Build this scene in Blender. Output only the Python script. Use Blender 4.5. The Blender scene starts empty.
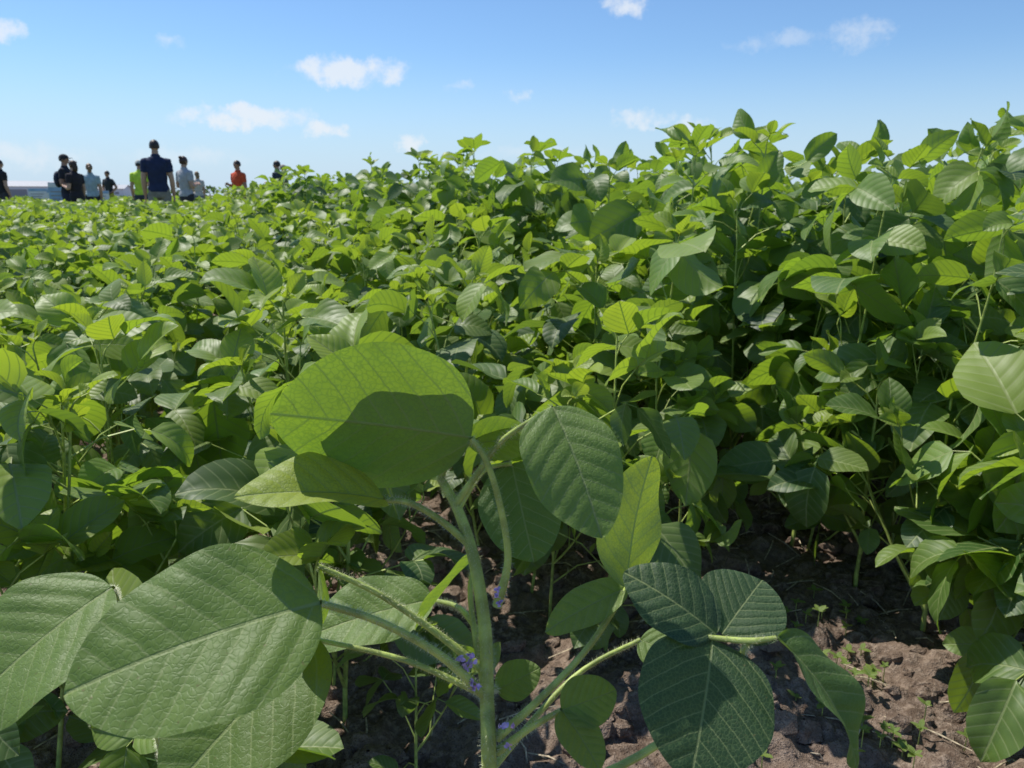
import bpy, math, random
import numpy as np
from mathutils import Vector, Matrix, Euler
sc=bpy.context.scene
sc.view_settings.view_transform='Standard'; sc.view_settings.look='None'; sc.view_settings.exposure=0
RNG=random.Random(11); NR=np.random.RandomState(5)
SUN_AZ=math.radians(-52); SUN_EL=math.radians(58)
SUN=Vector((math.sin(SUN_AZ)*math.cos(SUN_EL),math.cos(SUN_AZ)*math.cos(SUN_EL),math.sin(SUN_EL)))
# ---------------- node helpers
class NT:
    def __init__(s,tree): s.t=tree; s.n=tree.nodes; s.l=tree.links
    def add(s,typ,**k):
        n=s.n.new(typ)
        for a,b in k.items(): setattr(n,a,b)
        return n
    def put(s,sock,v):
        if isinstance(v,bpy.types.NodeSocket): s.l.new(v,sock)
        else: sock.default_value=v
    def m(s,op,a,b=None,c=None,clamp=False):
        n=s.add('ShaderNodeMath',operation=op); n.use_clamp=clamp
        s.put(n.inputs[0],a)
        if b is not None: s.put(n.inputs[1],b)
        if c is not None: s.put(n.inputs[2],c)
        return n.outputs[0]
    def ss(s,v,a,b,c=0.0,d=1.0):
        n=s.add('ShaderNodeMapRange',interpolation_type='SMOOTHSTEP')
        s.put(n.inputs[0],v); n.inputs[1].default_value=a; n.inputs[2].default_value=b
        n.inputs[3].default_value=c; n.inputs[4].default_value=d
        return n.outputs[0]
    def mix(s,f,a,b):
        n=s.add('ShaderNodeMix',data_type='RGBA')
        s.put(n.inputs[0],f); s.put(n.inputs[6],a); s.put(n.inputs[7],b)
        return n.outputs[2]
    def noise(s,vec,scale,detail=3,rough=.5,dist=0):
        n=s.add('ShaderNodeTexNoise'); n.inputs['Scale'].default_value=scale
        n.inputs['Detail'].default_value=detail; n.inputs['Roughness'].default_value=rough; n.inputs['Distortion'].default_value=dist
        if vec is not None: s.l.new(vec,n.inputs['Vector'])
        return n.outputs[0]
def newmat(name):
    m=bpy.data.materials.new(name); m.use_nodes=True; m.node_tree.nodes.clear()
    return m,NT(m.node_tree)
def C(r,g,b): return (r,g,b,1)
def simple(name,col,rough=.8,nscale=40,namp=.25,bump=.0005):
    m,t=newmat(name); o=t.add('ShaderNodeOutputMaterial'); p=t.add('ShaderNodeBsdfPrincipled')
    tc=t.add('ShaderNodeTexCoord').outputs['Object']
    n=t.noise(tc,nscale,2,.6)
    f=t.ss(n,.3,.7)
    c=t.mix(f,C(*[v*(1-namp) for v in col]),C(*[min(1,v*(1+namp)) for v in col]))
    t.l.new(c,p.inputs['Base Color']); p.inputs['Roughness'].default_value=rough
    if bump>0:
        b=t.add('ShaderNodeBump'); b.inputs['Distance'].default_value=bump; t.l.new(n,b.inputs['Height']); t.l.new(b.outputs[0],p.inputs['Normal'])
    t.l.new(p.outputs[0],o.inputs[0]); return m
# ---------------- leaf material
NV=7.2
def leaf_material(name,dark,light,young,trans,detail=2):
    m,t=newmat(name); o=t.add('ShaderNodeOutputMaterial')
    at=t.add('ShaderNodeAttribute',attribute_name='tint')
    sc_=t.add('ShaderNodeSeparateColor'); t.l.new(at.outputs['Color'],sc_.inputs[0])
    br=sc_.outputs[0]
    p=t.add('ShaderNodeBsdfPrincipled'); tr=t.add('ShaderNodeBsdfTranslucent')
    p.inputs['Specular IOR Level'].default_value=.5
    tcol=t.mix(sc_.outputs[1],C(*trans),C(trans[0]*1.5,trans[1]*1.2,trans[2]))
    if detail>0:
        uv=t.add('ShaderNodeUVMap'); uv.uv_map='UVMap'
        sep=t.add('ShaderNodeSeparateXYZ'); t.l.new(uv.outputs[0],sep.inputs[0])
        ax=t.m('ABSOLUTE',sep.outputs[0])
        ax2=t.m('MULTIPLY',ax,ax)
        tt=t.m('SUBTRACT',sep.outputs[1],t.m('MULTIPLY',ax,.62))
        tt=t.m('SUBTRACT',tt,t.m('MULTIPLY',ax2,.5))
        mott=t.noise(uv.outputs[0],4.0,1 if detail<2 else 4,.6)
        if detail>1: tt=t.m('ADD',tt,t.m('MULTIPLY',t.m('SUBTRACT',mott,.5),.05))
        tt=t.m('ADD',tt,t.m('MULTIPLY',t.m('SIGN',sep.outputs[0]),.025))
        tt=t.m('MULTIPLY',tt,NV)
        pp=t.m('PINGPONG',tt,.5)
        vein=t.ss(pp,0.012,.060 if detail>1 else .10,1,0)
        mid=t.ss(ax,.004,.013 if detail>1 else .02,1,0)
        veins=t.m('MAXIMUM',t.m('MULTIPLY',vein,.75),mid)
        br=t.m('ADD',br,t.m('MULTIPLY',t.m('SUBTRACT',mott,.5),.8),clamp=True)
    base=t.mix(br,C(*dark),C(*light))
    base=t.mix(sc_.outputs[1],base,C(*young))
    base=t.mix(sc_.outputs[2],base,C(.028,.068,.036))  # dark tint channel: random older leaves, plus shade painted into the right foreground cluster
    tcol=t.mix(sc_.outputs[2],tcol,C(.05,.12,.03))
    geo=t.add('ShaderNodeNewGeometry')
    base=t.mix(t.m('MULTIPLY',geo.outputs['Backfacing'],.45),base,C(.19,.28,.10))
    if detail>0:
        base=t.mix(t.m('MULTIPLY',veins,.62),base,C(.40,.46,.18))
        tcol=t.mix(veins,tcol,C(trans[0]*.22,trans[1]*.3,trans[2]*.6))
        h=t.m('MULTIPLY',t.ss(pp,0,.42),.5)
        h=t.m('SUBTRACT',h,t.m('MULTIPLY',mid,.4))
        if detail>1:
            vo=t.add('ShaderNodeTexVoronoi',feature='DISTANCE_TO_EDGE'); vo.inputs['Scale'].default_value=34
            wv=t.add('ShaderNodeVectorMath',operation='ADD'); 
            nz=t.add('ShaderNodeTexNoise'); nz.inputs['Scale'].default_value=24; nz.inputs['Detail'].default_value=1; t.l.new(uv.outputs[0],nz.inputs['Vector'])
            ws=t.add('ShaderNodeVectorMath',operation='SCALE'); t.l.new(nz.outputs['Color'],ws.inputs[0]); ws.inputs['Scale'].default_value=.035
            t.l.new(uv.outputs[0],wv.inputs[0]); t.l.new(ws.outputs[0],wv.inputs[1]); t.l.new(wv.outputs[0],vo.inputs['Vector'])
            ret=t.ss(vo.outputs['Distance'],.0,.15,1,0)
            base=t.mix(t.m('MULTIPLY',ret,.24),base,C(.25,.35,.12))
            tcol=t.mix(t.m('MULTIPLY',ret,.6),tcol,C(trans[0]*.4,trans[1]*.5,trans[2]*.8))
            tcol=t.mix(t.ss(mott,.3,.7,.4,0),tcol,C(trans[0]*.5,trans[1]*.6,trans[2]))
            spk=t.noise(uv.outputs[0],34,2,.5)
            base=t.mix(t.m('MULTIPLY',t.ss(spk,.68,.74),.7),base,C(.16,.12,.05))
            h=t.m('SUBTRACT',h,t.m('MULTIPLY',ret,.13))
            h=t.m('ADD',h,t.m('MULTIPLY',nz.outputs[0],.5))
        b=t.add('ShaderNodeBump'); b.inputs['Distance'].default_value=.0012; b.inputs['Strength'].default_value=.65
        t.l.new(h,b.inputs['Height']); t.l.new(b.outputs[0],p.inputs['Normal'])
        t.put(p.inputs['Roughness'],t.m('ADD',.46 if detail>1 else .41,t.m('MULTIPLY',mott,.16)))
    else: p.inputs['Roughness'].default_value=.48
    t.l.new(base,p.inputs['Base Color']); t.l.new(tcol,tr.inputs[0])
    mx=t.add('ShaderNodeMixShader'); mx.inputs[0].default_value=.38
    t.l.new(p.outputs[0],mx.inputs[1]); t.l.new(tr.outputs[0],mx.inputs[2]); t.l.new(mx.outputs[0],o.inputs[0])
    return m
pal=((.050,.110,.024),(.185,.290,.065),(.35,.43,.06),(.37,.58,.035))
LEAF=leaf_material('soybean_leaf_fine',(.062,.125,.024),(.19,.29,.065),(.34,.41,.055),(.34,.53,.03),detail=2)
LEAFM=leaf_material('soybean_leaf',*pal,detail=1)
LEAFF=leaf_material('soybean_leaf_distant',*pal,detail=0)
STEM=simple('soybean_stem',(.38,.46,.11),.5,60,.3,0)
FLOW=simple('soybean_flower',(.60,.42,.70),.6,300,.3,.0002)
HAIR=simple('stem_hair',(.70,.70,.48),.6,10,.1,0)
# ---------------- mesh builder
class MB:
    def __init__(s): s.v=[];s.f=[];s.uv=[];s.t=[];s.m=[];s.n=0
    def grid(s,P,UV,tint,mat):
        a,b=P.shape[:2]
        s.v.append(P.reshape(-1,3)); s.uv.append(UV.reshape(-1,2))
        s.t.append(np.tile(np.array([tint[0],tint[1],tint[2] if len(tint)>2 else 0,1.0]),(a*b,1)))
        I=np.arange(a*b).reshape(a,b)+s.n
        q=np.stack([I[:-1,:-1],I[1:,:-1],I[1:,1:],I[:-1,1:]],-1).reshape(-1,4)
        s.f.append(q); s.m.append(np.full(len(q),mat))
        s.n+=a*b
    def raw(s,V,F,M,UV=None,T=None):
        s.v.append(V); s.uv.append(np.zeros((len(V),2)) if UV is None else UV); s.t.append(np.tile(np.array([.5,0,0,1.0]),(len(V),1)) if T is None else T)
        s.f.append(F+s.n); s.m.append(M); s.n+=len(V)
    def quads(s,V,mat): s.raw(V,np.arange(len(V)).reshape(-1,4),np.full(len(V)//4,mat))
    def pack(s): return tuple(np.concatenate(a) for a in (s.v,s.f,s.m,s.uv,s.t))
    def mesh(s,name,mats,smooth=True):
        V,F,M,UV,T=s.pack()
        me=bpy.data.meshes.new(name)
        me.vertices.add(len(V)); me.vertices.foreach_set('co',V.astype(np.float32).ravel())
        me.loops.add(len(F)*4); me.loops.foreach_set('vertex_index',F.astype(np.int32).ravel())
        me.polygons.add(len(F)); me.polygons.foreach_set('loop_start',np.arange(0,len(F)*4,4,dtype=np.int32))
        me.polygons.foreach_set('material_index',M.astype(np.int32))
        me.polygons.foreach_set('use_smooth',np.full(len(F),smooth))
        ul=me.uv_layers.new(name='UVMap'); ul.data.foreach_set('uv',UV[F.ravel()].astype(np.float32).ravel())
        ca=me.attributes.new('tint','FLOAT_COLOR','POINT'); ca.data.foreach_set('color',T.astype(np.float32).ravel())
        for m in mats: me.materials.append(m)
        me.update(calc_edges=True)
        if len(F)<300000: me.validate()
        return me
def nrm(a): a=np.asarray(a,float); return a/ (np.linalg.norm(a)+1e-12)
def leaf(mb,B,D,N,L,Wr=.66,fold=.25,bend=.5,nu=8,nv=11,tint=(.5,0),quilt=0.0,wave=.02,rng=RNG,asym=0.,mat=0,twist=0.,ab=(.55,.82)):
    y=nrm(D); x=nrm(np.cross(y,N)); z=np.cross(x,y)
    v=np.linspace(0,1,nv)
    if nv>20: v=.5-.5*np.cos(np.pi*v)
    u=np.linspace(-1,1,nu)
    vs=np.clip(v,.0012,.9988); a_,b_=ab; pk=a_/(a_+b_)
    w=vs**a_*(1-vs)**b_; w=w/((pk**a_)*((1-pk)**b_))*Wr*.5*L
    phi=bend*(.5-v)*1.0
    dv=np.diff(v,prepend=0)
    cy=np.cumsum(np.cos(phi)*dv)*L; cz=np.cumsum(np.sin(phi)*dv)*L
    mid=np.asarray(B)[None,:]+cy[:,None]*y+cz[:,None]*z
    nn=-np.sin(phi)[:,None]*y+np.cos(phi)[:,None]*z
    U,Vv=np.meshgrid(u,v,indexing='ij')
    ph1,ph2=rng.uniform(0,6.28),rng.uniform(0,6.28)
    edge=1+(.03 if nv<20 else .014)*np.sin(Vv*14+ph1+np.where(U>0,ph2,0))
    W=w[None,:]*(1+asym*U)*edge
    X=U*W
    au=np.abs(U)
    foldv=fold*(1-.35*Vv)
    off=np.abs(X)*np.sin(foldv) - .25*np.abs(X)*au*max(0,fold) 
    off=off+wave*L*au**2*np.sin(Vv*rng.uniform(7,12)+ph1+np.where(U>0,ph2,0))
    if nu>20: off=off+.012*L*au*np.sin(U*4+Vv*9+ph2)*np.sin(Vv*3.1)
    if quilt>0:
        ax=np.abs(X)/L
        t=(Vv-.62*ax-.5*ax*ax+.025*np.sign(X))*NV
        off=off+quilt*L*(np.abs(np.sin(np.pi*t))**.8)*np.clip(au*3,0,1)*(1-au**6)
    tw=twist*(Vv-.3)
    px=X*np.cos(foldv)
    P=mid[None]+ (px*np.cos(tw)-off*np.sin(tw))[...,None]*x + (off*np.cos(tw)+px*np.sin(tw))[...,None]*nn[None]
    UV=np.stack([X/L,Vv],-1)
    mb.grid(P,UV,tint,mat)
def tube(mb,pts,rad,seg=6,tint=(.5,0),mat=1,sub=1):
    pts=np.array(pts,float); rad=np.array(rad,float)
    if sub>1:
        n=len(pts); P=[];Rr=[]
        for i in range(n-1):
            p0=pts[max(i-1,0)];p1=pts[i];p2=pts[i+1];p3=pts[min(i+2,n-1)]
            for k in range(sub):
                t=k/sub
                P.append(.5*((2*p1)+(-p0+p2)*t+(2*p0-5*p1+4*p2-p3)*t*t+(-p0+3*p1-3*p2+p3)*t**3)); Rr.append(rad[i]*(1-t)+rad[i+1]*t)
        P.append(pts[-1]);Rr.append(rad[-1]); pts=np.array(P);rad=np.array(Rr)
    T=np.gradient(pts,axis=0); T/= (np.linalg.norm(T,axis=1,keepdims=True)+1e-12)
    ref=np.array([.3,.9,.1]) if abs(T[0][2])>.7 else np.array([0,0,1.])
    a=nrm(np.cross(T[0],ref)); rows=[]
    th=np.linspace(0,2*math.pi,seg+1)
    for i in range(len(pts)):
        a=nrm(a-np.dot(a,T[i])*T[i]); b=np.cross(T[i],a)
        rows.append(pts[i]+rad[i]*(np.cos(th)[:,None]*a+np.sin(th)[:,None]*b))
    P=np.array(rows)
    UV=np.zeros(P.shape[:2]+(2,))
    mb.grid(P.transpose(1,0,2),UV.transpose(1,0,2),tint,mat)
    return pts,rad
def dirv(az,el): return np.array([math.cos(az)*math.cos(el),math.sin(az)*math.cos(el),math.sin(el)])
def trifoliate(mb,P,az,size,rng,tint,young=False,res=(8,11),droop=0.):
    old=max(0,rng.gauss(0,.36)) if not young else 0
    def one(b,a,el,s,asym=0):
        g=.62
        N=np.array([rng.gauss(0,g)-.10,rng.gauss(0,g)-.14,1.0])
        D=dirv(a,el)
        leaf(mb,b,D,N,s,Wr=rng.uniform(.64,.86),fold=rng.uniform(.0,.6) if not young else rng.uniform(.4,.9),
             bend=rng.uniform(.0,1.4),nu=res[0],nv=res[1],tint=(min(1,max(0,tint[0]+rng.gauss(0,.3))),min(1,max(0,tint[1]+rng.gauss(0,.12))),min(.85,old)),
             quilt=.005,wave=rng.uniform(.005,.045),rng=rng,asym=asym,twist=rng.gauss(0,.45),ab=(.52,rng.uniform(.66,.82)))
    e0=rng.gauss(-.28,.5)-droop if not young else rng.gauss(.6,.3)
    D0=dirv(az,max(-.6,min(.9,e0*.5+.2)))
    b=P+D0*size*.24
    tube(mb,[P,b],[.0011,.0009],3,(.6,.1))
    one(b,az+rng.gauss(0,.15),e0,size*rng.uniform(.98,1.18))
    for sgn in (-1,1):
        one(P,az+sgn*rng.uniform(1.1,1.5),rng.gauss(-.2,.45)-droop*.7 if not young else rng.gauss(.45,.3),size*rng.uniform(.8,1.02),asym=.12*-sgn)
def axis(mb,base,az,H,lean,nodes,z0,rng,size,petl,tintg,res,rad=.0042,top=True):
    pts=[];p=np.array(base,float); n=7
    a=az;st=H/n
    for i in range(n+1):
        pts.append(p.copy())
        l=lean*(1-.5*i/n)+rng.gauss(0,.05)
        p=p+st*np.array([math.cos(a)*math.sin(l),math.sin(a)*math.sin(l),math.cos(l)])
    tube(mb,pts,np.linspace(rad,rad*.45,n+1),5,(.5,.1))
    pts=np.array(pts)
    a0=rng.uniform(0,6.28)
    for k in range(nodes):
        fr=k/max(1,nodes-1)
        f=z0+(1-z0)*(1-(1-fr)**1.25)
        q=f*n; i=min(n-1,int(q)); P=pts[i]*(1-(q-i))+pts[i+1]*(q-i)
        aa=a0+k*math.pi*.97+rng.gauss(0,.65)
        yng= top and k>=nodes-2
        last= top and k==nodes-1
        pl=petl*(1-.55*fr**2)*rng.uniform(.7,1.2)*(.3 if last else (.7 if yng else 1))
        el=rng.uniform(.55,1.15)+(.3 if yng else 0)
        d=dirv(aa,el); d2=dirv(aa,el-.35)
        m=P+d*pl*.5; e=m+d2*pl*.5
        tube(mb,[P,m,e],[.0019,.0015,.0012],4,(.6,.15))
        s=size*(.82+.3*math.sin(math.pi*min(1,fr*1.0)))*rng.uniform(.74,1.2)*(.6 if last else (.85 if yng else 1))
        tg=tintg*fr+ (.45 if last else (.2 if yng else .10*fr))
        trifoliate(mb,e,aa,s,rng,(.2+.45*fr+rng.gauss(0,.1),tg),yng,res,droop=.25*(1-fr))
    return pts
def make_plant(H,rng,nodes=12,branches=3,size=.1,petl=.19,tintg=.05,res=(7,9),z0=.25):
    mb=MB()
    pts=axis(mb,(0,0,-.02),rng.uniform(0,6.28),H,rng.uniform(0,.12),nodes,z0,rng,size,petl,tintg,res)
    for b in range(branches):
        k=rng.uniform(.12,.45)*7; i=int(k); P=pts[i]
        axis(mb,P,rng.uniform(0,6.28),H*rng.uniform(.42,.6),rng.uniform(.35,.75),rng.randint(4,6),.3,rng,size*.92,petl*.85,tintg,res,rad=.003)
    return mb.pack()
def link(o,parent=None):
    sc.collection.objects.link(o)
    if parent: o.parent=parent
    return o
# ---------------- camera
cam=bpy.data.objects.new('camera',bpy.data.cameras.new('camera')); link(cam); sc.camera=cam
cam.location=(0,0,.9); cam.rotation_euler=(math.radians(90-13.97),0,0)
cam.data.lens=26.72; cam.data.sensor_width=36; cam.data.clip_start=.02; cam.data.clip_end=6000
cam.data.dof.use_dof=True; cam.data.dof.focus_distance=.6; cam.data.dof.aperture_fstop=20
# ---------------- noise for ground
def vnoise(x,y,s,seed):
    r=np.random.RandomState(seed).rand(256,256)
    X=x/s;Y=y/s; xi=np.floor(X).astype(int); yi=np.floor(Y).astype(int); fx=X-xi; fy=Y-yi
    fx=fx*fx*(3-2*fx);fy=fy*fy*(3-2*fy)
    g=lambda a,b:r[a%256,b%256]
    return (g(xi,yi)*(1-fx)+g(xi+1,yi)*fx)*(1-fy)+(g(xi,yi+1)*(1-fx)+g(xi+1,yi+1)*fx)*fy
def gh(x,y):
    h=.03*(vnoise(x,y,.35,1)-.5)+.04*(vnoise(x,y,.11,2)-.5)
    c=vnoise(x,y,.045,3); h=h+.036*np.clip(c-.35,0,1)**.8
    c=vnoise(x+3,y+1,.02,4); h=h+.014*np.abs(c-.5)*2
    h=h+.005*vnoise(x,y,.01,6)
    return h
def gz(x,y): return float(gh(np.array([x]),np.array([y]))[0])
def coords(lo,hi,st,far):
    a=list(np.arange(lo,hi,st)); s=st;p=a[-1]; R_=[]
    while p<far: s*=1.35; p+=s; R_.append(p)
    s=st;p=a[0];L_=[]
    while p>-far: s*=1.35;p-=s;L_.append(p)
    return np.array(L_[::-1]+a+R_)
xs=coords(-1.8,2.0,.0085,2500); ys=coords(.3,2.8,.0085,2500)
GX,GY=np.meshgrid(xs,ys,indexing='ij')
GZ=gh(GX,GY); dist=np.hypot(GX,GY); GZ=GZ*np.clip(1-(dist-3)/3,0,1)
mb=MB(); mb.grid(np.stack([GX,GY,GZ],-1),np.stack([GX,GY],-1),(0,0),0)
m,t=newmat('soil'); o=t.add('ShaderNodeOutputMaterial'); p=t.add('ShaderNodeBsdfPrincipled')
tc=t.add('ShaderNodeTexCoord').outputs['Object']
n1=t.noise(tc,6,2,.6); n2=t.noise(tc,70,4,.65); n3=t.noise(tc,400,1,.6)
c=t.mix(t.ss(n1,.35,.65),C(.12,.083,.06),C(.205,.148,.11))
c=t.mix(t.ss(n2,.4,.7),c,C(.32,.245,.19)); c=t.mix(t.ss(n3,.6,.7),c,C(.08,.056,.043))
t.l.new(c,p.inputs['Base Color']); p.inputs['Roughness'].default_value=.95; p.inputs['Specular IOR Level'].default_value=.15
b=t.add('ShaderNodeBump'); b.inputs['Distance'].default_value=.008; t.l.new(t.m('ADD',n2,t.m('MULTIPLY',n3,.4)),b.inputs['Height']); t.l.new(b.outputs[0],p.inputs['Normal'])
t.l.new(p.outputs[0],o.inputs[0]); SOIL=m
link(bpy.data.objects.new('ground',mb.mesh('ground',[SOIL])))
mb=MB()
for i in range(2600):
    x=RNG.uniform(-1.2,1.4); y=RNG.uniform(.5,2.3); s=RNG.choice([.004,.006,.009,.014,.02,.026])*RNG.uniform(.7,1.3)
    z=gz(x,y)
    th=np.linspace(0,2*math.pi,8); ph=np.linspace(-1.5,1.5,5)
    A,B_=np.meshgrid(th,ph,indexing='ij'); rr=s*(1+.5*(NR.rand(8,5)-.5)); rr[-1]=rr[0]; rr[:,0]=rr[0,0]; rr[:,-1]=rr[0,-1]
    Q=np.stack([x+rr*np.cos(A)*np.cos(B_)*1.2,y+rr*np.sin(A)*np.cos(B_),z+rr*.75*np.sin(B_)],-1)
    mb.grid(Q,np.zeros((8,5,2)),(0,0),0)
link(bpy.data.objects.new('soil_clods',mb.mesh('soil_clods',[SOIL],False)))
STRAW=simple('straw',(.45,.37,.25),.8,120,.4)
mb=MB()
for i in range(650):
    x=RNG.uniform(-1.2,1.3); y=RNG.uniform(.5,2.3); a=RNG.uniform(0,6.28); l=RNG.uniform(.015,.11)
    z=gz(x,y)+.008; x2=x+l*math.cos(a); y2=y+l*math.sin(a); z2=gz(x2,y2)+RNG.uniform(.006,.018)
    tube(mb,[(x,y,z),((x+x2)/2+.004,(y+y2)/2,(z+z2)/2+RNG.uniform(0,.008)),(x2,y2,z2)],[.0012,.0017,.001],4,mat=0)
link(bpy.data.objects.new('straw_debris',mb.mesh('straw_debris',[STRAW])))
mb=MB()
for (cx,cy,n) in [(.62,1.10,14),(.58,1.2,9),(.66,1.28,9),(.35,1.1,6),(-.6,1.3,6),(.55,1.4,8),(.70,1.45,7)]:
    for i in range(n):
        x=cx+RNG.gauss(0,.05); y=cy+RNG.gauss(0,.05); z=gz(x,y)
        hh=RNG.uniform(.01,.035); tube(mb,[(x,y,z-.003),(x,y,z+hh)],[.0009,.0008],4,(.6,.3))
        a0=RNG.uniform(0,6.28)
        for k in range(RNG.randint(3,5)):
            leaf(mb,(x,y,z+hh),dirv(a0+k*1.7,RNG.uniform(.1,.6)),(0,0,1),RNG.uniform(.010,.022),.55,.2,.4,4,5,(.6,.2))
link(bpy.data.objects.new('weed_seedlings',mb.mesh('weed_seedlings',[LEAFM,STEM])))
# ---------------- field
def variants(n,seed,f):
    hi=[];lo=[]
    for i in range(n):
        hi.append(f(random.Random(seed+i),(7,9))); lo.append(f(random.Random(seed+i),(5,6)))
    return hi,lo
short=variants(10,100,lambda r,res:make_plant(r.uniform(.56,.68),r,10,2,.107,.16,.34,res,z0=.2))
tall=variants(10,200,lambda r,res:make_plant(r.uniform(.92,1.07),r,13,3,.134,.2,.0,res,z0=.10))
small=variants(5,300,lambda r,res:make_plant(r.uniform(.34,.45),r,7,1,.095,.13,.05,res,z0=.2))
rg=random.Random(3)
BY=[0,1.0,1.6,2.4,3.4,5.2,8,12,20,70]; BX=[1.5,1.02,.86,.58,.06,-.95,-2.5,-4.1,-5.6,-9]
def xb(y): return float(np.interp(y,BY,BX))
people_xy=[(-6.3,14.0),(-9.7,17.2),(-10.6,19.6),(-13.5,20.8),(-9.3,19.6),(-14.8,29),(-6.8,16.5),(-10.7,27),(-6.7,19.4),(-6.3,21.5),(-7.2,24.5)]
FIELD=MB(); TALLR=MB()
d=np.array([-.339,.941])
nperp=np.array([.941,.339])
def plant(vs,k,x,y,s,dst):
    V,F,M,UV,T=vs[0 if math.hypot(x,y)<3.2 else 1][k]
    R=np.array(Euler((rg.gauss(0,.08),rg.gauss(0,.08),rg.uniform(0,6.28))).to_matrix())*s
    V2=V@R.T+np.array([x,y,0]); o=rg.uniform(-.2,.2)
    T2=T.copy(); T2[:,0]=np.clip(T2[:,0]+o,0,1)
    dst.raw(V2,F,M,UV,T2)
for si in range(-60,60):
    s=si*.44+.11
    for ti in range(-60,110):
        q=d*(ti*.19+rg.uniform(-.06,.06))+nperp*(s+rg.gauss(0,.045))
        x,y=q
        r=math.hypot(x,y)
        if r>11 or y<.1 or abs(math.atan2(x,y))>math.radians(50): continue
        b=xb(y)
        T=x>b
        if T and x>b+1.6 and r>3.5 and rg.random()<.55: continue
        if not T:
            if y<2.0 and x>b-.3: continue
            if x>.2 and y<1.75: continue
            if x>-.05 and y<1.2: continue
            if y<1.0 : continue
        if T and y<.95: continue
        if r>5 and rg.random()<.2: continue
        if any(math.hypot(x-a,y-c)<.3 for a,c in people_xy): continue
        sc_=rg.uniform(.86,1.12)
        if T:
            sc_*=np.interp(y,[1,2,4,8],[.94,1.01,1.05,1.02])
        else:
            sc_*=1.0+.04*min(1,max(0,(y-2)/6))
            sc_*=np.interp(b-x,[0,.25,1.2],[1.25,1.15,1.0]) if y>2.0 else 1.
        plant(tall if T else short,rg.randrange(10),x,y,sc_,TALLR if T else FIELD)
for (x,y,s,k) in [(-.42,.86,.85,0),(-.15,1.0,.7,1),(.28,1.42,.95,1),(.40,1.66,1.0,2),(-.65,.82,.95,1),(.5,1.95,1.2,0),(-.9,.85,1.0,2)]:
    plant(small,k,x,y,s,FIELD)
for (x,y,s,k) in [(.86,1.20,1.3,1),(.93,1.08,1.4,0),(.86,1.42,1.3,2),(.80,1.6,1.3,0),(.98,1.25,1.5,4),(.74,1.85,1.4,1),(.90,1.32,1.2,3)]:
    plant(small,k,x,y,s,TALLR)
def tile(k,n,sz,nu,nv):
    mb=MB()
    for i in range(n):
        x=rg.uniform(-1.3,1.3);y=rg.uniform(-1.3,1.3); z=.72-abs(rg.gauss(0,.10))+.05*math.sin(x*5+k)*math.cos(y*4)
        leaf(mb,(x,y,z),dirv(rg.uniform(0,6.28),rg.gauss(0,.45)),(rg.gauss(0,.6),rg.gauss(0,.6),1),rg.uniform(.10,.14)*sz,.7,.3,.5,nu,nv,(rg.uniform(.2,1),max(0,rg.gauss(.32,.2)),max(0,rg.gauss(-.05,.25))),rng=rg)
    return mb.pack()
tA=[tile(k,900,1,3,4) for k in range(3)]; tB=[tile(k,330,1.6,3,4) for k in range(3)]
MATS=[LEAFM,STEM,LEAFF]
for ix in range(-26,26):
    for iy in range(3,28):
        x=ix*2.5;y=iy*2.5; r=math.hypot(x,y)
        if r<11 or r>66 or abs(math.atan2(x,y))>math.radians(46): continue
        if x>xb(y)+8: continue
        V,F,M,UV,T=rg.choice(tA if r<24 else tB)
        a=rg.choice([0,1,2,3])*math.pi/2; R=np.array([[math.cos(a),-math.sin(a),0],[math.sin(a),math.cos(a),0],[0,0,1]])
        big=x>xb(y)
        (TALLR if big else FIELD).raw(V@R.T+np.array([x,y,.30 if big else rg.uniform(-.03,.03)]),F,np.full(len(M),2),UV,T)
link(bpy.data.objects.new('soybean_field',FIELD.mesh('soybean_field',MATS)))
link(bpy.data.objects.new('tall_soybean_rows',TALLR.mesh('tall_soybean_rows',MATS)))
# ---------------- foreground plant (world coordinates in tenths of a millimetre)
H=MB(); hr=random.Random(21)
stems=[]
def W(a): return np.array(a,float)/10000
def st(pts,rads,seg=10,tint=(.6,.2)):
    a,b=tube(H,[W(q) for q in pts],rads,seg,tint,sub=6); stems.append((a,b))
def hl(B,T,N,Wr=.75,fold=.2,bend=.4,tint=(.5,.1),asym=0,wave=.02,twist=0.,quilt=.006,ab=(.5,.66)):
    b=W(B); e=W(T)
    leaf(H,b,e-b,np.array(N,float),np.linalg.norm(e-b)*(1+bend*bend/24),Wr,fold,bend,36,44,tint,quilt,wave,hr,asym,twist=twist,ab=ab)
st([(-60,4150,-50),(-110,4010,2700),(-133,3856,5446),(-151,4002,6033),(-164,4122,6433),(-233,4262,6828),(-334,4373,7109),(-450,4468,7283)],[.0054,.005,.0047,.0044,.004,.0037,.0032,.0025],12)
st([(-90,4122,6596),(-24,4134,6893),(-70,4147,7238),(-151,4164,7511),(-235,4156,7647)],[.003,.0023,.002,.0018,.0016])
st([(-169,4010,6063),(-417,3891,6415),(-721,3714,6737),(-990,3531,6957)],[.0032,.0025,.0021,.0018])
st([(-188,4067,6209),(-496,4107,6456),(-811,4070,6718),(-1123,4015,6915)],[.003,.0022,.0018,.0016])
st([(-90,3930,5824),(195,3924,6132),(460,3976,6425),(681,4075,6741)],[.003,.0022,.0019,.0017])
st([(-90,3909,5742),(107,3875,5937),(289,3814,6106)],[.0028,.002,.0016])
st([(-259,4302,6908),(-436,4265,7091),(-604,4197,7230),(-741,4108,7286)],[.0026,.002,.0018,.0016])
st([(-352,4380,7139),(-194,4338,7384),(-41,4242,7619),(229,4092,7844)],[.0024,.0018,.0016,.0014])
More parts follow.
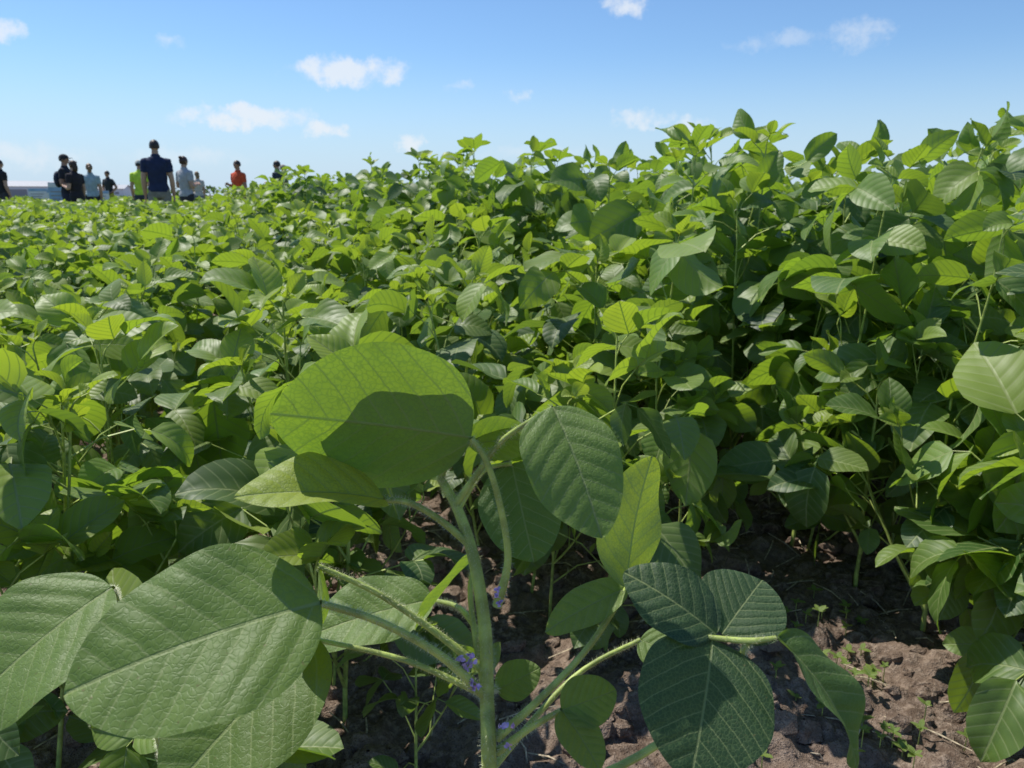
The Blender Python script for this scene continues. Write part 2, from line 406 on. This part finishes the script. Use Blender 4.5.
st([(-145,3871,5505),(509,3723,5741),(1120,3734,6199),(1273,3643,6660)],[.003,.0025,.0022,.002])
st([(1070,3694,6657),(1273,3644,6665),(1424,3648,6680)],[.0014,.0018,.0014])
st([(-450,4468,7283),(-371,4455,7439),(-228,4334,7576)],[.0024,.0018,.0014])
st([(-160,4090,6350),(-330,4420,6400),(-547,4689,6310)],[.0022,.0017,.0014])
st([(-334,4373,7109),(-180,4460,7330),(0,4489,7368)],[.002,.0015,.0013])
st([(-169,4010,6063),(-620,3960,6330),(-1149,4001,6443)],[.0022,.0017,.0014])
st([(-151,4002,6033),(-120,4100,6040),(-95,4191,5966)],[.0018,.0014,.0012])
st([(-140,3900,5600),(380,4230,6020),(842,4446,6159)],[.0022,.0017,.0014])
st([(-150,3990,5990),(-260,4280,6560),(-219,4487,6741)],[.0022,.0017,.0013])
st([(-2500,5200,-50),(-2550,4950,3200),(-2460,4500,5600),(-2421,4166,6691)],[.004,.0034,.0024,.0018])
hl((-235,4156,7647),(-1306,3940,7853),(-.05,.86,.36),.98,.16,.12,(.45,.05),wave=.015)
hl((-238,4323,7655),(-1211,4198,7897),(-.05,.82,.45),.86,.16,.1,(.4,.1),wave=.02)  # extra leaf added behind the broad upper one to cast shade on it
hl((-228,4334,7576),(200,4800,7490),(.0,.25,.95),.85,.35,.5,(.5,.3))
hl((-266,4375,7531),(164,4239,7608),(.1,.85,.35),.75,.2,.4,(.6,.4))
hl((229,4092,7850),(471,3668,7257),(.2,-.80,.52),.72,.2,.5,(.6,.05),asym=.1,ab=(.5,.7))
hl((0,4489,7368),(133,4204,6844),(-.1,-.85,.35),.85,.2,.4,(.1,.0,.3))
hl((681,4075,6741),(857,4406,7450),(-.45,.85,.3),.70,.18,.35,(.6,.8),ab=(.5,.7))
hl((-741,4108,7286),(-1445,3691,7476),(-.05,-.25,1),.74,.5,.4,(.9,.85),ab=(.5,.8))
hl((-990,3531,6957),(-2093,3095,6738),(-.12,-.62,.78),.76,.14,.45,(.5,.05),wave=.012)
hl((-2421,4166,6691),(-3106,3617,6141),(.0,-.45,.9),.80,.2,.5,(.75,.0))
hl((-1149,4001,6443),(-1826,3353,5910),(.1,-.4,.9),.76,.25,.4,(.3,.1,.1))
hl((-1123,4015,6915),(-1199,3779,6381),(.75,.3,.5),.7,.3,.4,(.6,.35))
hl((-547,4689,6310),(-1395,4446,6159),(.0,-.4,.9),.62,.3,.4,(.75,.0))
hl((-219,4487,6741),(-600,4194,6389),(-.5,.5,.6),.55,.3,.4,(.7,.35))
hl((1092,3690,6642),(878,3165,6189),(.12,-.72,.62),1.02,.16,.4,(.0,.0,.8),wave=.012)  # dark bluish tint from here on the cluster: shade painted into leaf colour
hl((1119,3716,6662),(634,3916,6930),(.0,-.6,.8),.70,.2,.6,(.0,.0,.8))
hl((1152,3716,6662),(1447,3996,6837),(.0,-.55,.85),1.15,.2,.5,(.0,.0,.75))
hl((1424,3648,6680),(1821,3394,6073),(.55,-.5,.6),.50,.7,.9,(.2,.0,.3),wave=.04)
hl((289,3814,6106),(602,3842,6219),(.1,-.8,.5),.90,.15,.3,(.6,.2))
hl((-95,4191,5966),(177,4225,6101),(.0,-.7,.6),.80,.15,.3,(.5,.1))
hl((681,4075,6741),(195,4012,6489),(.2,-.35,.9),.5,.3,.4,(.6,.15))
hl((289,3814,6106),(486,3561,5916),(.3,-.6,.7),.7,.2,.4,(.6,.3))
hl((842,4446,6159),(1187,4225,6101),(.0,-.6,.8),.8,.2,.4,(.6,.0))
def flower(c,s):
    for k in range(5):
        a=hr.uniform(0,6.28); e=hr.uniform(-.3,1.2)
        leaf(H,c,dirv(a,e),(hr.gauss(0,1),hr.gauss(0,1),1),s*hr.uniform(.7,1.2),.8,.5,1.0,5,6,(.5,0),mat=2,rng=hr)
    leaf(H,c,dirv(hr.uniform(0,6),-.3),(0,0,1),s*.9,.4,.5,1,4,5,(.5,.3),mat=1,rng=hr)
for c,n in [((-261,3952,6328),8),((-89,4047,6707),3),((-53,3837,5945),4),((-213,3924,6213),3)]:
    for i in range(n):
        flower(W(c)+np.array([hr.gauss(0,.0026),hr.gauss(0,.0015),hr.gauss(0,.0048)]),.0032)
pos=[]
for (a,b) in stems:
    L=np.linalg.norm(np.diff(a,axis=0),axis=1).sum(); n=int(L*10000)
    for i in range(n):
        k=hr.uniform(0,len(a)-1.001); j=int(k); f=k-j
        c=a[j]*(1-f)+a[j+1]*f; r=b[j]
        T=nrm(a[j+1]-a[j]); dd=nrm(np.cross(T,np.array([hr.gauss(0,1),hr.gauss(0,1),hr.gauss(0,1)])))
        c=c+dd*r*.95; tip=c+(dd+T*hr.gauss(.1,.3))*hr.uniform(.0010,.0028); s=np.cross(T,dd)*.0001
        pos+= [c-s,c+s,tip+s*.3,tip-s*.3]
H.quads(np.array(pos),3)
link(bpy.data.objects.new('soybean_plant',H.mesh('soybean_plant',[LEAF,STEM,FLOW,HAIR])))
# ---------------- people
def ell(mb,c,r,mat=0,nu=14,nv=9,cut=None,R=None):
    th=np.linspace(0,2*math.pi,nu); ph=np.linspace(-math.pi/2+.02,math.pi/2-.02,nv)
    A,B_=np.meshgrid(th,ph,indexing='ij')
    Q=np.stack([np.cos(A)*np.cos(B_)*r[0],np.sin(A)*np.cos(B_)*r[1],np.sin(B_)*r[2]],-1)
    if R is not None: Q=Q@np.array(R.to_3x3()).T
    mb.grid(Q+np.array(c),np.zeros(Q.shape[:2]+(2,)),(0,0),mat)
def segd(p,a,b):
    a=np.array(a);b=np.array(b); ab=b-a; t=np.clip(((p-a)@ab)/(ab@ab),0,1)
    return np.linalg.norm(p-(a+t[:,None]*ab),axis=1),t
SKINS={'l':(.50,.30,.21),'t':(.38,.21,.14),'d':(.2,.11,.07)}
def person(name,x,y,h,head,shirt,pants,hair=(.03,.02,.015),skin='l',style='short',arms=('down','down'),fem=False,shorts=False,sleeve=.6,bag=None,cap=None):
    B=MB(); k=.92 if fem else 1.0
    rings=[(.455,.02,.02),(.465,.07,.06),(.50,.092*(1.05 if fem else 1),.068),(.54,.094*(1.04 if fem else 1),.066),(.60,.076*k,.056),(.66,.082*k,.060),(.72,.094*k,.066),(.775,.100*k,.063),(.805,.098*k,.052),(.828,.070*k,.042),(.842,.036,.036),(.875,.031,.033),(.90,.03,.033),(.905,.005,.005)]
    th=np.linspace(0,2*math.pi,21)
    Q=np.array([[(r1*math.cos(a),r2*math.sin(a)-.004,z) for a in th] for z,r1,r2 in rings])
    B.grid(Q.transpose(1,0,2),np.zeros((21,len(rings),2)),(0,0),0)
    ell(B,(0,.004,.945),(.040,.050,.052)); ell(B,(0,.018,.915),(.028,.034,.034)); ell(B,(0,.056,.932),(.007,.011,.013))
    for s in(-1,1): ell(B,(s*.042,-.002,.935),(.006,.011,.016),nu=8,nv=6)
    sh=.098*k; bones={}
    hands=[]
    for s,pose in zip((-1,1),arms):
        S=np.array([s*sh,-.004,.803])
        if pose=='down': E=np.array([s*(sh+.026),-.012,.635]); W_=np.array([s*(sh+.03),.028,.488]); F=nrm([0,.15,-1])
        elif pose=='bent': E=np.array([s*(sh+.03),-.015,.638]); W_=np.array([s*(sh-.035),.125,.665]); F=nrm([-s*.5,.8,.15])
        elif pose=='up': E=np.array([s*(sh+.045),.06,.70]); W_=np.array([s*(sh-.045),.10,.845]); F=nrm([-s*.45,.2,1])
        elif pose=='hip': E=np.array([s*(sh+.085),-.03,.665]); W_=np.array([s*(sh+.012),.03,.565]); F=nrm([-s*.8,.5,-.3])
        bones['u%d'%s]=(S,E); bones['f%d'%s]=(E,W_)
        tube(B,[S+np.array([-s*.03,0,.0]),S,(S+E)/2,E,(E*.6+W_*.4),W_,W_+F*.01],[.012,.033,.029,.0245,.024,.0165,.004],12,mat=0,sub=2)
        hands.append((W_,F,s))
        HP=np.array([s*.048,0,.50]); K=np.array([s*.056,.012,.275]); A_=np.array([s*.058,-.012,.05])
        bones['t%d'%s]=(HP,K); bones['c%d'%s]=(K,A_)
        tube(B,[HP+[0,0,.03],HP,(HP+K)/2,K,K*.65+A_*.35+[0,-.008,0],A_,A_-[0,0,.03]],[.02,.054,.047,.034,.033,.021,.012],14,mat=0,sub=2)
        ell(B,(s*.060,.03,.022),(.026,.072,.024))
    me=B.mesh('tmp',[]); 
    ob=bpy.data.objects.new('tmp',me); sc.collection.objects.link(ob)
    md=ob.modifiers.new('r','REMESH'); md.mode='VOXEL'; md.voxel_size=.0062; md.adaptivity=0
    md=ob.modifiers.new('s','SMOOTH'); md.iterations=3; md.factor=.5
    dg=bpy.context.evaluated_depsgraph_get(); ev=ob.evaluated_get(dg); m2=bpy.data.meshes.new_from_object(ev)
    n=len(m2.vertices); V=np.empty(n*3,np.float32); m2.vertices.foreach_get('co',V); V=V.reshape(-1,3).astype(float)
    NN=np.empty(n*3,np.float32); m2.vertices.foreach_get('normal',NN); NN=NN.reshape(-1,3)
    F=np.array([list(pp.vertices) for pp in m2.polygons if len(pp.vertices)==4])
    bpy.data.objects.remove(ob)
    lab=np.full(n,0); best=np.full(n,9.); tt=np.zeros(n)
    cand=[('torso',(0,0,.52),(0,0,.80),.075),('neck',(0,0,.85),(0,.004,.95),.036)]+[(kk,a,b,{'u':.03,'f':.02,'t':.045,'c':.028}[kk[0]]) for kk,(a,b) in bones.items()]
    names=[c[0][0] if c[0] not in('torso','neck') else c[0] for c in cand]
    for i,(nm,a,b,r) in enumerate(cand):
        dd,t_=segd(V,a,b); dd=dd-r; w_=dd<best; best[w_]=dd[w_]; lab[w_]=i; tt[w_]=t_[w_]
    nm=np.array(names)[lab]; z=V[:,2]
    reg=np.zeros(n,int)
    shirt_m=((nm=='torso')&(z>.515)|((nm=='neck')&(z<.848))|((nm=='u')&(tt<sleeve)))|((nm=='f')&(sleeve>=1))
    pants_m=(((nm=='torso')&(z<=.515))|(nm=='t')|((nm=='c')))&(z>(.27 if shorts else .05))&~shirt_m
    reg[pants_m]=2; reg[shirt_m]=1; reg[(z<.05)&((nm=='c')|(nm=='t'))]=3
    wr=np.sin(V[:,2]*95+V[:,0]*40)*np.sin(V[:,0]*70+V[:,1]*60+V[:,2]*22)
    V=V+NN*((reg==1)*(.0068+.0022*wr)+(reg==2)*(.0048+.0016*wr)+(reg==3)*.003)[:,None]
    fr=reg[F].max(axis=1)
    O=MB(); O.raw(V,F,fr)
    for s in(-1,1):
        ell(O,(s*.0155,.0475,.943),(.0062,.005,.0035),5,8,6); ell(O,(s*.0155,.050,.953),(.0095,.003,.0018),4,8,5)
    ell(O,(0,.0500,.909),(.0125,.004,.0032),6,8,6)
    th=np.linspace(0,2*math.pi,25); ph=np.linspace(-.9,math.pi/2-.02,12)
    A,B_=np.meshgrid(th,ph,indexing='ij')
    front=np.clip(np.sin(A),0,1)
    B2=np.maximum(B_, (.32*front+(-.75 if style!='short' else -.45)*(1-front)))
    j=1+.03*np.sin(A*9+B2*7)
    Q=np.stack([np.cos(A)*np.cos(B2)*.0455*j,np.sin(A)*np.cos(B2)*.0555*j-.002,np.sin(B2)*.058*j+.945],-1)
    O.grid(Q,np.zeros(Q.shape[:2]+(2,)),(0,0),4)
    if style=='long': ell(O,(0,-.036,.905),(.040,.024,.062),4)
    if style=='tail': tube(O,[(0,-.05,.955),(0,-.078,.94),(0,-.078,.89),(0,-.062,.85)],[.012,.017,.015,.003],8,mat=4,sub=3)
    if style=='bun': ell(O,(0,-.045,.985),(.022,.022,.02),4)
    if cap:
        B3=np.maximum(B_,.12); Q=np.stack([np.cos(A)*np.cos(B3)*.050,np.sin(A)*np.cos(B3)*.060,np.sin(B3)*.056+.952],-1)
        O.grid(Q,np.zeros(Q.shape[:2]+(2,)),(0,0),7)
        ell(O,(0,.070,.957),(.034,.036,.004),7)
    for W_,Fd,s in hands:
        side=nrm(np.cross(Fd,[s*.2,.1,.9] if abs(Fd[2])<.8 else [s,0,0])); nb_=np.cross(Fd,side)
        R=Matrix(((side[0],Fd[0],nb_[0]),(side[1],Fd[1],nb_[1]),(side[2],Fd[2],nb_[2])))
        ell(O,W_+Fd*.026,(.022,.030,.010),0,10,8,R=R)
        for q,(o_,l_) in enumerate([(-.0165,.036),(-.0055,.042),(.0055,.040),(.0165,.031)]):
            b0=W_+Fd*.045+side*o_; c1=b0+Fd*l_*.5-nb_*.004; c2=c1+Fd*l_*.42-nb_*.011
            tube(O,[b0,c1,c2,c2+Fd*.002],[.0056,.005,.0042,.0008],7,mat=0)
        b0=W_+Fd*.018+side*.018; tube(O,[b0,b0+Fd*.016+side*.014,b0+Fd*.034+side*.016,b0+Fd*.036+side*.016],[.007,.0062,.005,.0008],7,mat=0)
    if bag:
        ell(O,(0,-.10,.70),(.075,.045,.10),8,16,10)
        for s in(-1,1): tube(O,[(s*.05,-.07,.79),(s*.058,-.02,.835),(s*.06,.06,.79),(s*.062,.066,.70),(s*.06,-.06,.64)],[.007]*5,6,mat=8,sub=3)
    sk=SKINS[skin]
    mats=[simple('skin',sk,.55,30,.08,.001),simple('shirt_cloth',shirt,.9,25,.12,.004),simple('trouser_cloth',pants,.9,25,.15,.004),simple('shoe',(.06,.06,.065),.6),
          simple('hair',hair,.5,90,.4,.004),simple('eye',(.03,.02,.02),.2),simple('lips',(.35,.13,.11),.5),simple('cap_cloth',cap or (.1,.1,.1),.9),simple('bag_cloth',bag or (.1,.1,.1),.8)]
    me=O.mesh(name,mats); o=bpy.data.objects.new(name,me); o.scale=(h,h,h); o.location=(x,y,0); o.rotation_euler=(0,0,head); link(o)
D=math.radians
person('man',-6.3,14.0,1.84,D(20),(.018,.028,.075),(.25,.23,.2),arms=('down','down'),shorts=True,hair=(.03,.02,.015))
person('man',-9.85,17.4,1.76,D(-80),(.02,.022,.03),(.03,.035,.06),skin='t',arms=('up','bent'),cap=(.03,.03,.035),bag=(.03,.04,.07))
person('woman',-9.45,17.0,1.62,D(70),(.025,.02,.025),(.02,.02,.025),style='long',arms=('bent','down'),fem=True,hair=(.05,.025,.015))
person('woman',-10.55,19.7,1.66,D(30),(.35,.45,.5),(.03,.03,.04),style='tail',fem=True,arms=('hip','down'),hair=(.2,.12,.06))
person('man',-13.50,20.8,1.80,D(-30),(.02,.02,.022),(.05,.05,.06),arms=('down','down'))
person('man',-9.35,19.8,1.74,D(10),(.55,.75,.06),(.05,.06,.09),arms=('down','bent'),cap=(.5,.5,.45))
person('man',-14.9,29,1.76,D(160),(.03,.035,.04),(.45,.42,.05),skin='t',arms=('hip','hip'))
person('woman',-6.85,16.5,1.68,D(-25),(.42,.42,.44),(.04,.04,.05),style='bun',fem=True,arms=('bent','bent'),hair=(.06,.03,.02))
person('woman',-10.8,27,1.68,D(40),(.55,.5,.45),(.2,.2,.25),style='long',fem=True,arms=('down','down'),hair=(.25,.15,.07))
person('man',-6.75,19.4,1.72,D(150),(.65,.09,.03),(.04,.04,.05),skin='t',arms=('down','bent'))
person('man',-6.4,21.5,1.80,D(80),(.03,.045,.06),(.05,.05,.06),skin='t',arms=('bent','down'))
person('man',-7.1,24.5,1.80,D(-60),(.05,.05,.06),(.05,.05,.06),arms=('down','down'),cap=(.35,.3,.25))
# ---------------- field signs and distant buildings
WHITE=simple('white_board',(.75,.77,.78),.5,8,.04); BLUE=simple('blue_print',(.30,.46,.66),.5,8,.1); GREYM=simple('grey_metal',(.3,.3,.32),.4,20,.1); WOOD=simple('post_wood',(.28,.2,.13),.8,30,.3); ROOF=simple('roof_metal',(.35,.36,.38),.5,3,.1)
def box(mb,x0,x1,y0,y1,z0,z1,mat):
    c=[(x0,y0),(x1,y0),(x1,y1),(x0,y1)]
    V=np.array([(a,b,z0) for a,b in c]+[(a,b,z1) for a,b in c],float)
    F=np.array([(0,3,2,1),(4,5,6,7),(0,1,5,4),(1,2,6,5),(2,3,7,6),(3,0,4,7)])
    mb.raw(V,F,np.full(6,mat))
def sign(x,y,w,hh,z,rz,mat=0):
    m_=MB(); box(m_,-w/2,w/2,-.012,.012,z,z+hh,mat)
    for s in(-1,1): box(m_,s*w*.42-.02,s*w*.42+.02,.014,.05,0,z+hh*.9,2)
    box(m_,-w*.5,w*.5,-.017,-.0125,z+hh*.78,z+hh*.985,1 if mat==0 else 0)
    for k in range(3): box(m_,-w*.4,w*(.1+.1*k),-.017,-.0125,z+hh*(.18+.18*k),z+hh*(.24+.18*k),3)
    o=bpy.data.objects.new('plot_sign',m_.mesh('plot_sign',[WHITE,BLUE,WOOD,GREYM],False)); o.location=(x,y,0); o.rotation_euler=(0,0,rz); link(o)
sign(-10.55,18.2,.36,.48,.70,D(15),1); sign(-13.6,22.5,.5,.36,.72,D(10)); sign(-12.8,22,.45,.36,.68,D(25)); sign(-14.2,24.5,.6,.42,.68,D(5)); sign(-12.3,23.5,.4,.36,.66,D(5)); sign(-4.6,19,.4,.4,.8,D(15))
def shed(x,y,w,dp,hh,rz,name='farm_shed'):
    m_=MB(); box(m_,-w/2,w/2,-dp/2,dp/2,0,hh,0)
    box(m_,-w*.12,w*.12,-dp/2-.06,-dp/2-.01,0,hh*.75,1)
    for s in (-.35,.35): box(m_,w*s-.6,w*s+.6,-dp/2-.06,-dp/2-.01,hh*.4,hh*.65,1)
    r=hh*.45
    V=np.array([(-w/2-.4,-dp/2-.4,hh+.01),(w/2+.4,-dp/2-.4,hh+.01),(w/2+.4,0,hh+r),(-w/2-.4,0,hh+r),(-w/2-.4,dp/2+.4,hh+.01),(w/2+.4,dp/2+.4,hh+.01)])
    m_.raw(V,np.array([(0,1,2,3),(3,2,5,4)]),np.full(2,2))
    for s in (-1,1):
        X=s*w/2; V=np.array([(X,-dp/2,hh),(X,dp/2,hh),(X,.05,hh+r*.95),(X,-.05,hh+r*.95)]); m_.raw(V,np.array([(0,1,2,3)]),np.full(1,0))
    o=bpy.data.objects.new(name,m_.mesh(name,[WHITE,GREYM,ROOF],False)); o.location=(x,y,0); o.rotation_euler=(0,0,rz); link(o)
shed(-150,240,20,10,3.4,D(20)); shed(-165,265,14,9,3.8,D(35)); shed(-130,250,14,8,2.8,D(10))
TREE=leaf_material('tree_foliage',(.04,.07,.03),(.07,.11,.04),(.1,.15,.04),(.1,.2,.03),0)
mb=MB()
for i in range(260):
    a=rg.uniform(-1.2,1.2); r=rg.uniform(560,700); cx=r*math.sin(a); cy=r*math.cos(a); hh=rg.uniform(3.5,7)
    tube(mb,[(cx,cy,0),(cx,cy,hh*.6)],[.4,.2],5,mat=1)
    for k in range(26):
        e=np.array([rg.gauss(0,1),rg.gauss(0,1),rg.gauss(0,.6)])*hh*.3
        leaf(mb,(cx+e[0]*1.5,cy+e[1],hh*.62+e[2]),dirv(rg.uniform(0,6.3),rg.uniform(-1,1)),(rg.gauss(0,1),rg.gauss(0,1),1),hh*.45,.8,.2,.5,3,4,(rg.random(),0),rng=rg)
link(bpy.data.objects.new('distant_trees',mb.mesh('distant_trees',[TREE,WOOD])))
# ---------------- sun / world
sl=bpy.data.lights.new('sun','SUN'); sl.energy=5; sl.angle=math.radians(.53); sl.color=(1,.96,.89)
so=bpy.data.objects.new('sun',sl); so.rotation_euler=SUN.to_track_quat('Z','Y').to_euler(); link(so)
w=bpy.data.worlds.new('World'); sc.world=w; w.use_nodes=True; w.node_tree.nodes.clear(); t=NT(w.node_tree)
out=t.add('ShaderNodeOutputWorld'); bg=t.add('ShaderNodeBackground'); bg.inputs[1].default_value=.11
sky=t.add('ShaderNodeTexSky',sky_type='NISHITA'); sky.sun_disc=False; sky.sun_elevation=SUN_EL; sky.sun_rotation=SUN_AZ; sky.air_density=1; sky.dust_density=.1; sky.ozone_density=3
g=t.add('ShaderNodeTexCoord').outputs['Generated']
sp=t.add('ShaderNodeSeparateXYZ'); t.l.new(g,sp.inputs[0])
az=t.m('MULTIPLY',t.m('ARCTAN2',sp.outputs[0],sp.outputs[1]),57.3)
el0=t.m('MULTIPLY',t.m('ARCSINE',sp.outputs[2]),57.3)
nb=t.add('ShaderNodeTexNoise'); nb.inputs['Scale'].default_value=34; nb.inputs['Detail'].default_value=5; nb.inputs['Roughness'].default_value=.65; t.l.new(g,nb.inputs['Vector'])
ns=t.add('ShaderNodeSeparateColor'); t.l.new(nb.outputs['Color'],ns.inputs[0])
az=t.m('ADD',az,t.m('MULTIPLY',t.m('SUBTRACT',ns.outputs[0],.5),4.5))
el=t.m('ADD',el0,t.m('MULTIPLY',t.m('SUBTRACT',ns.outputs[1],.5),2.4))
acc=None
for (a0,e0,a,b,k) in [(-11.3,8.3,4.8,1.15,1),(-18.6,5.1,5.4,1.0,.9),(-13,4.4,2.2,.8,.8),(8.1,12.6,2.2,1.0,.7),(22.9,9.9,2.2,1.1,.42),(18,9.8,4,.8,.36),(-31.9,9.3,1.8,.9,.7),(-22.6,9.6,1.8,.6,.4),(-7.2,3.6,1.8,.7,.7),(-3.7,7.6,.9,.5,.4),(.2,6.9,1.0,.5,.45),(9.2,5.2,2.6,.8,.6),(12.8,4.4,2.2,.9,.6),(-33,2.2,7,1.2,.45),(-22,2.4,5,1.0,.35),(2,3,6,.8,.3),(60,14,10,4,.8),(-70,12,10,3,.8)]:
    x=t.m('DIVIDE',t.m('SUBTRACT',az,a0),a); y=t.m('DIVIDE',t.m('SUBTRACT',el,e0),b)
    q=t.m('SUBTRACT',1.0,t.m('ADD',t.m('MULTIPLY',x,x),t.m('MULTIPLY',y,y)),clamp=True)
    q=t.m('MULTIPLY',q,k)
    acc=q if acc is None else t.m('MAXIMUM',acc,q)
dens=t.m('MULTIPLY',acc,t.ss(ns.outputs[2],.3,.62,.35,1.0))
dens=t.m('MULTIPLY',t.ss(dens,.03,.75),.8)
mul=t.add('ShaderNodeMix',data_type='RGBA'); mul.blend_type='MULTIPLY'; mul.inputs[0].default_value=1
t.l.new(sky.outputs[0],mul.inputs[6]); mul.inputs[7].default_value=C(.90,1.08,1.26)
hz=t.ss(el0,-1,10,.9,0)
col=t.mix(hz,mul.outputs[2],C(4.9,6.3,8.0))
col=t.mix(dens,col,C(7.7,8.1,8.6))
t.l.new(col,bg.inputs[0]); t.l.new(bg.outputs[0],out.inputs[0])
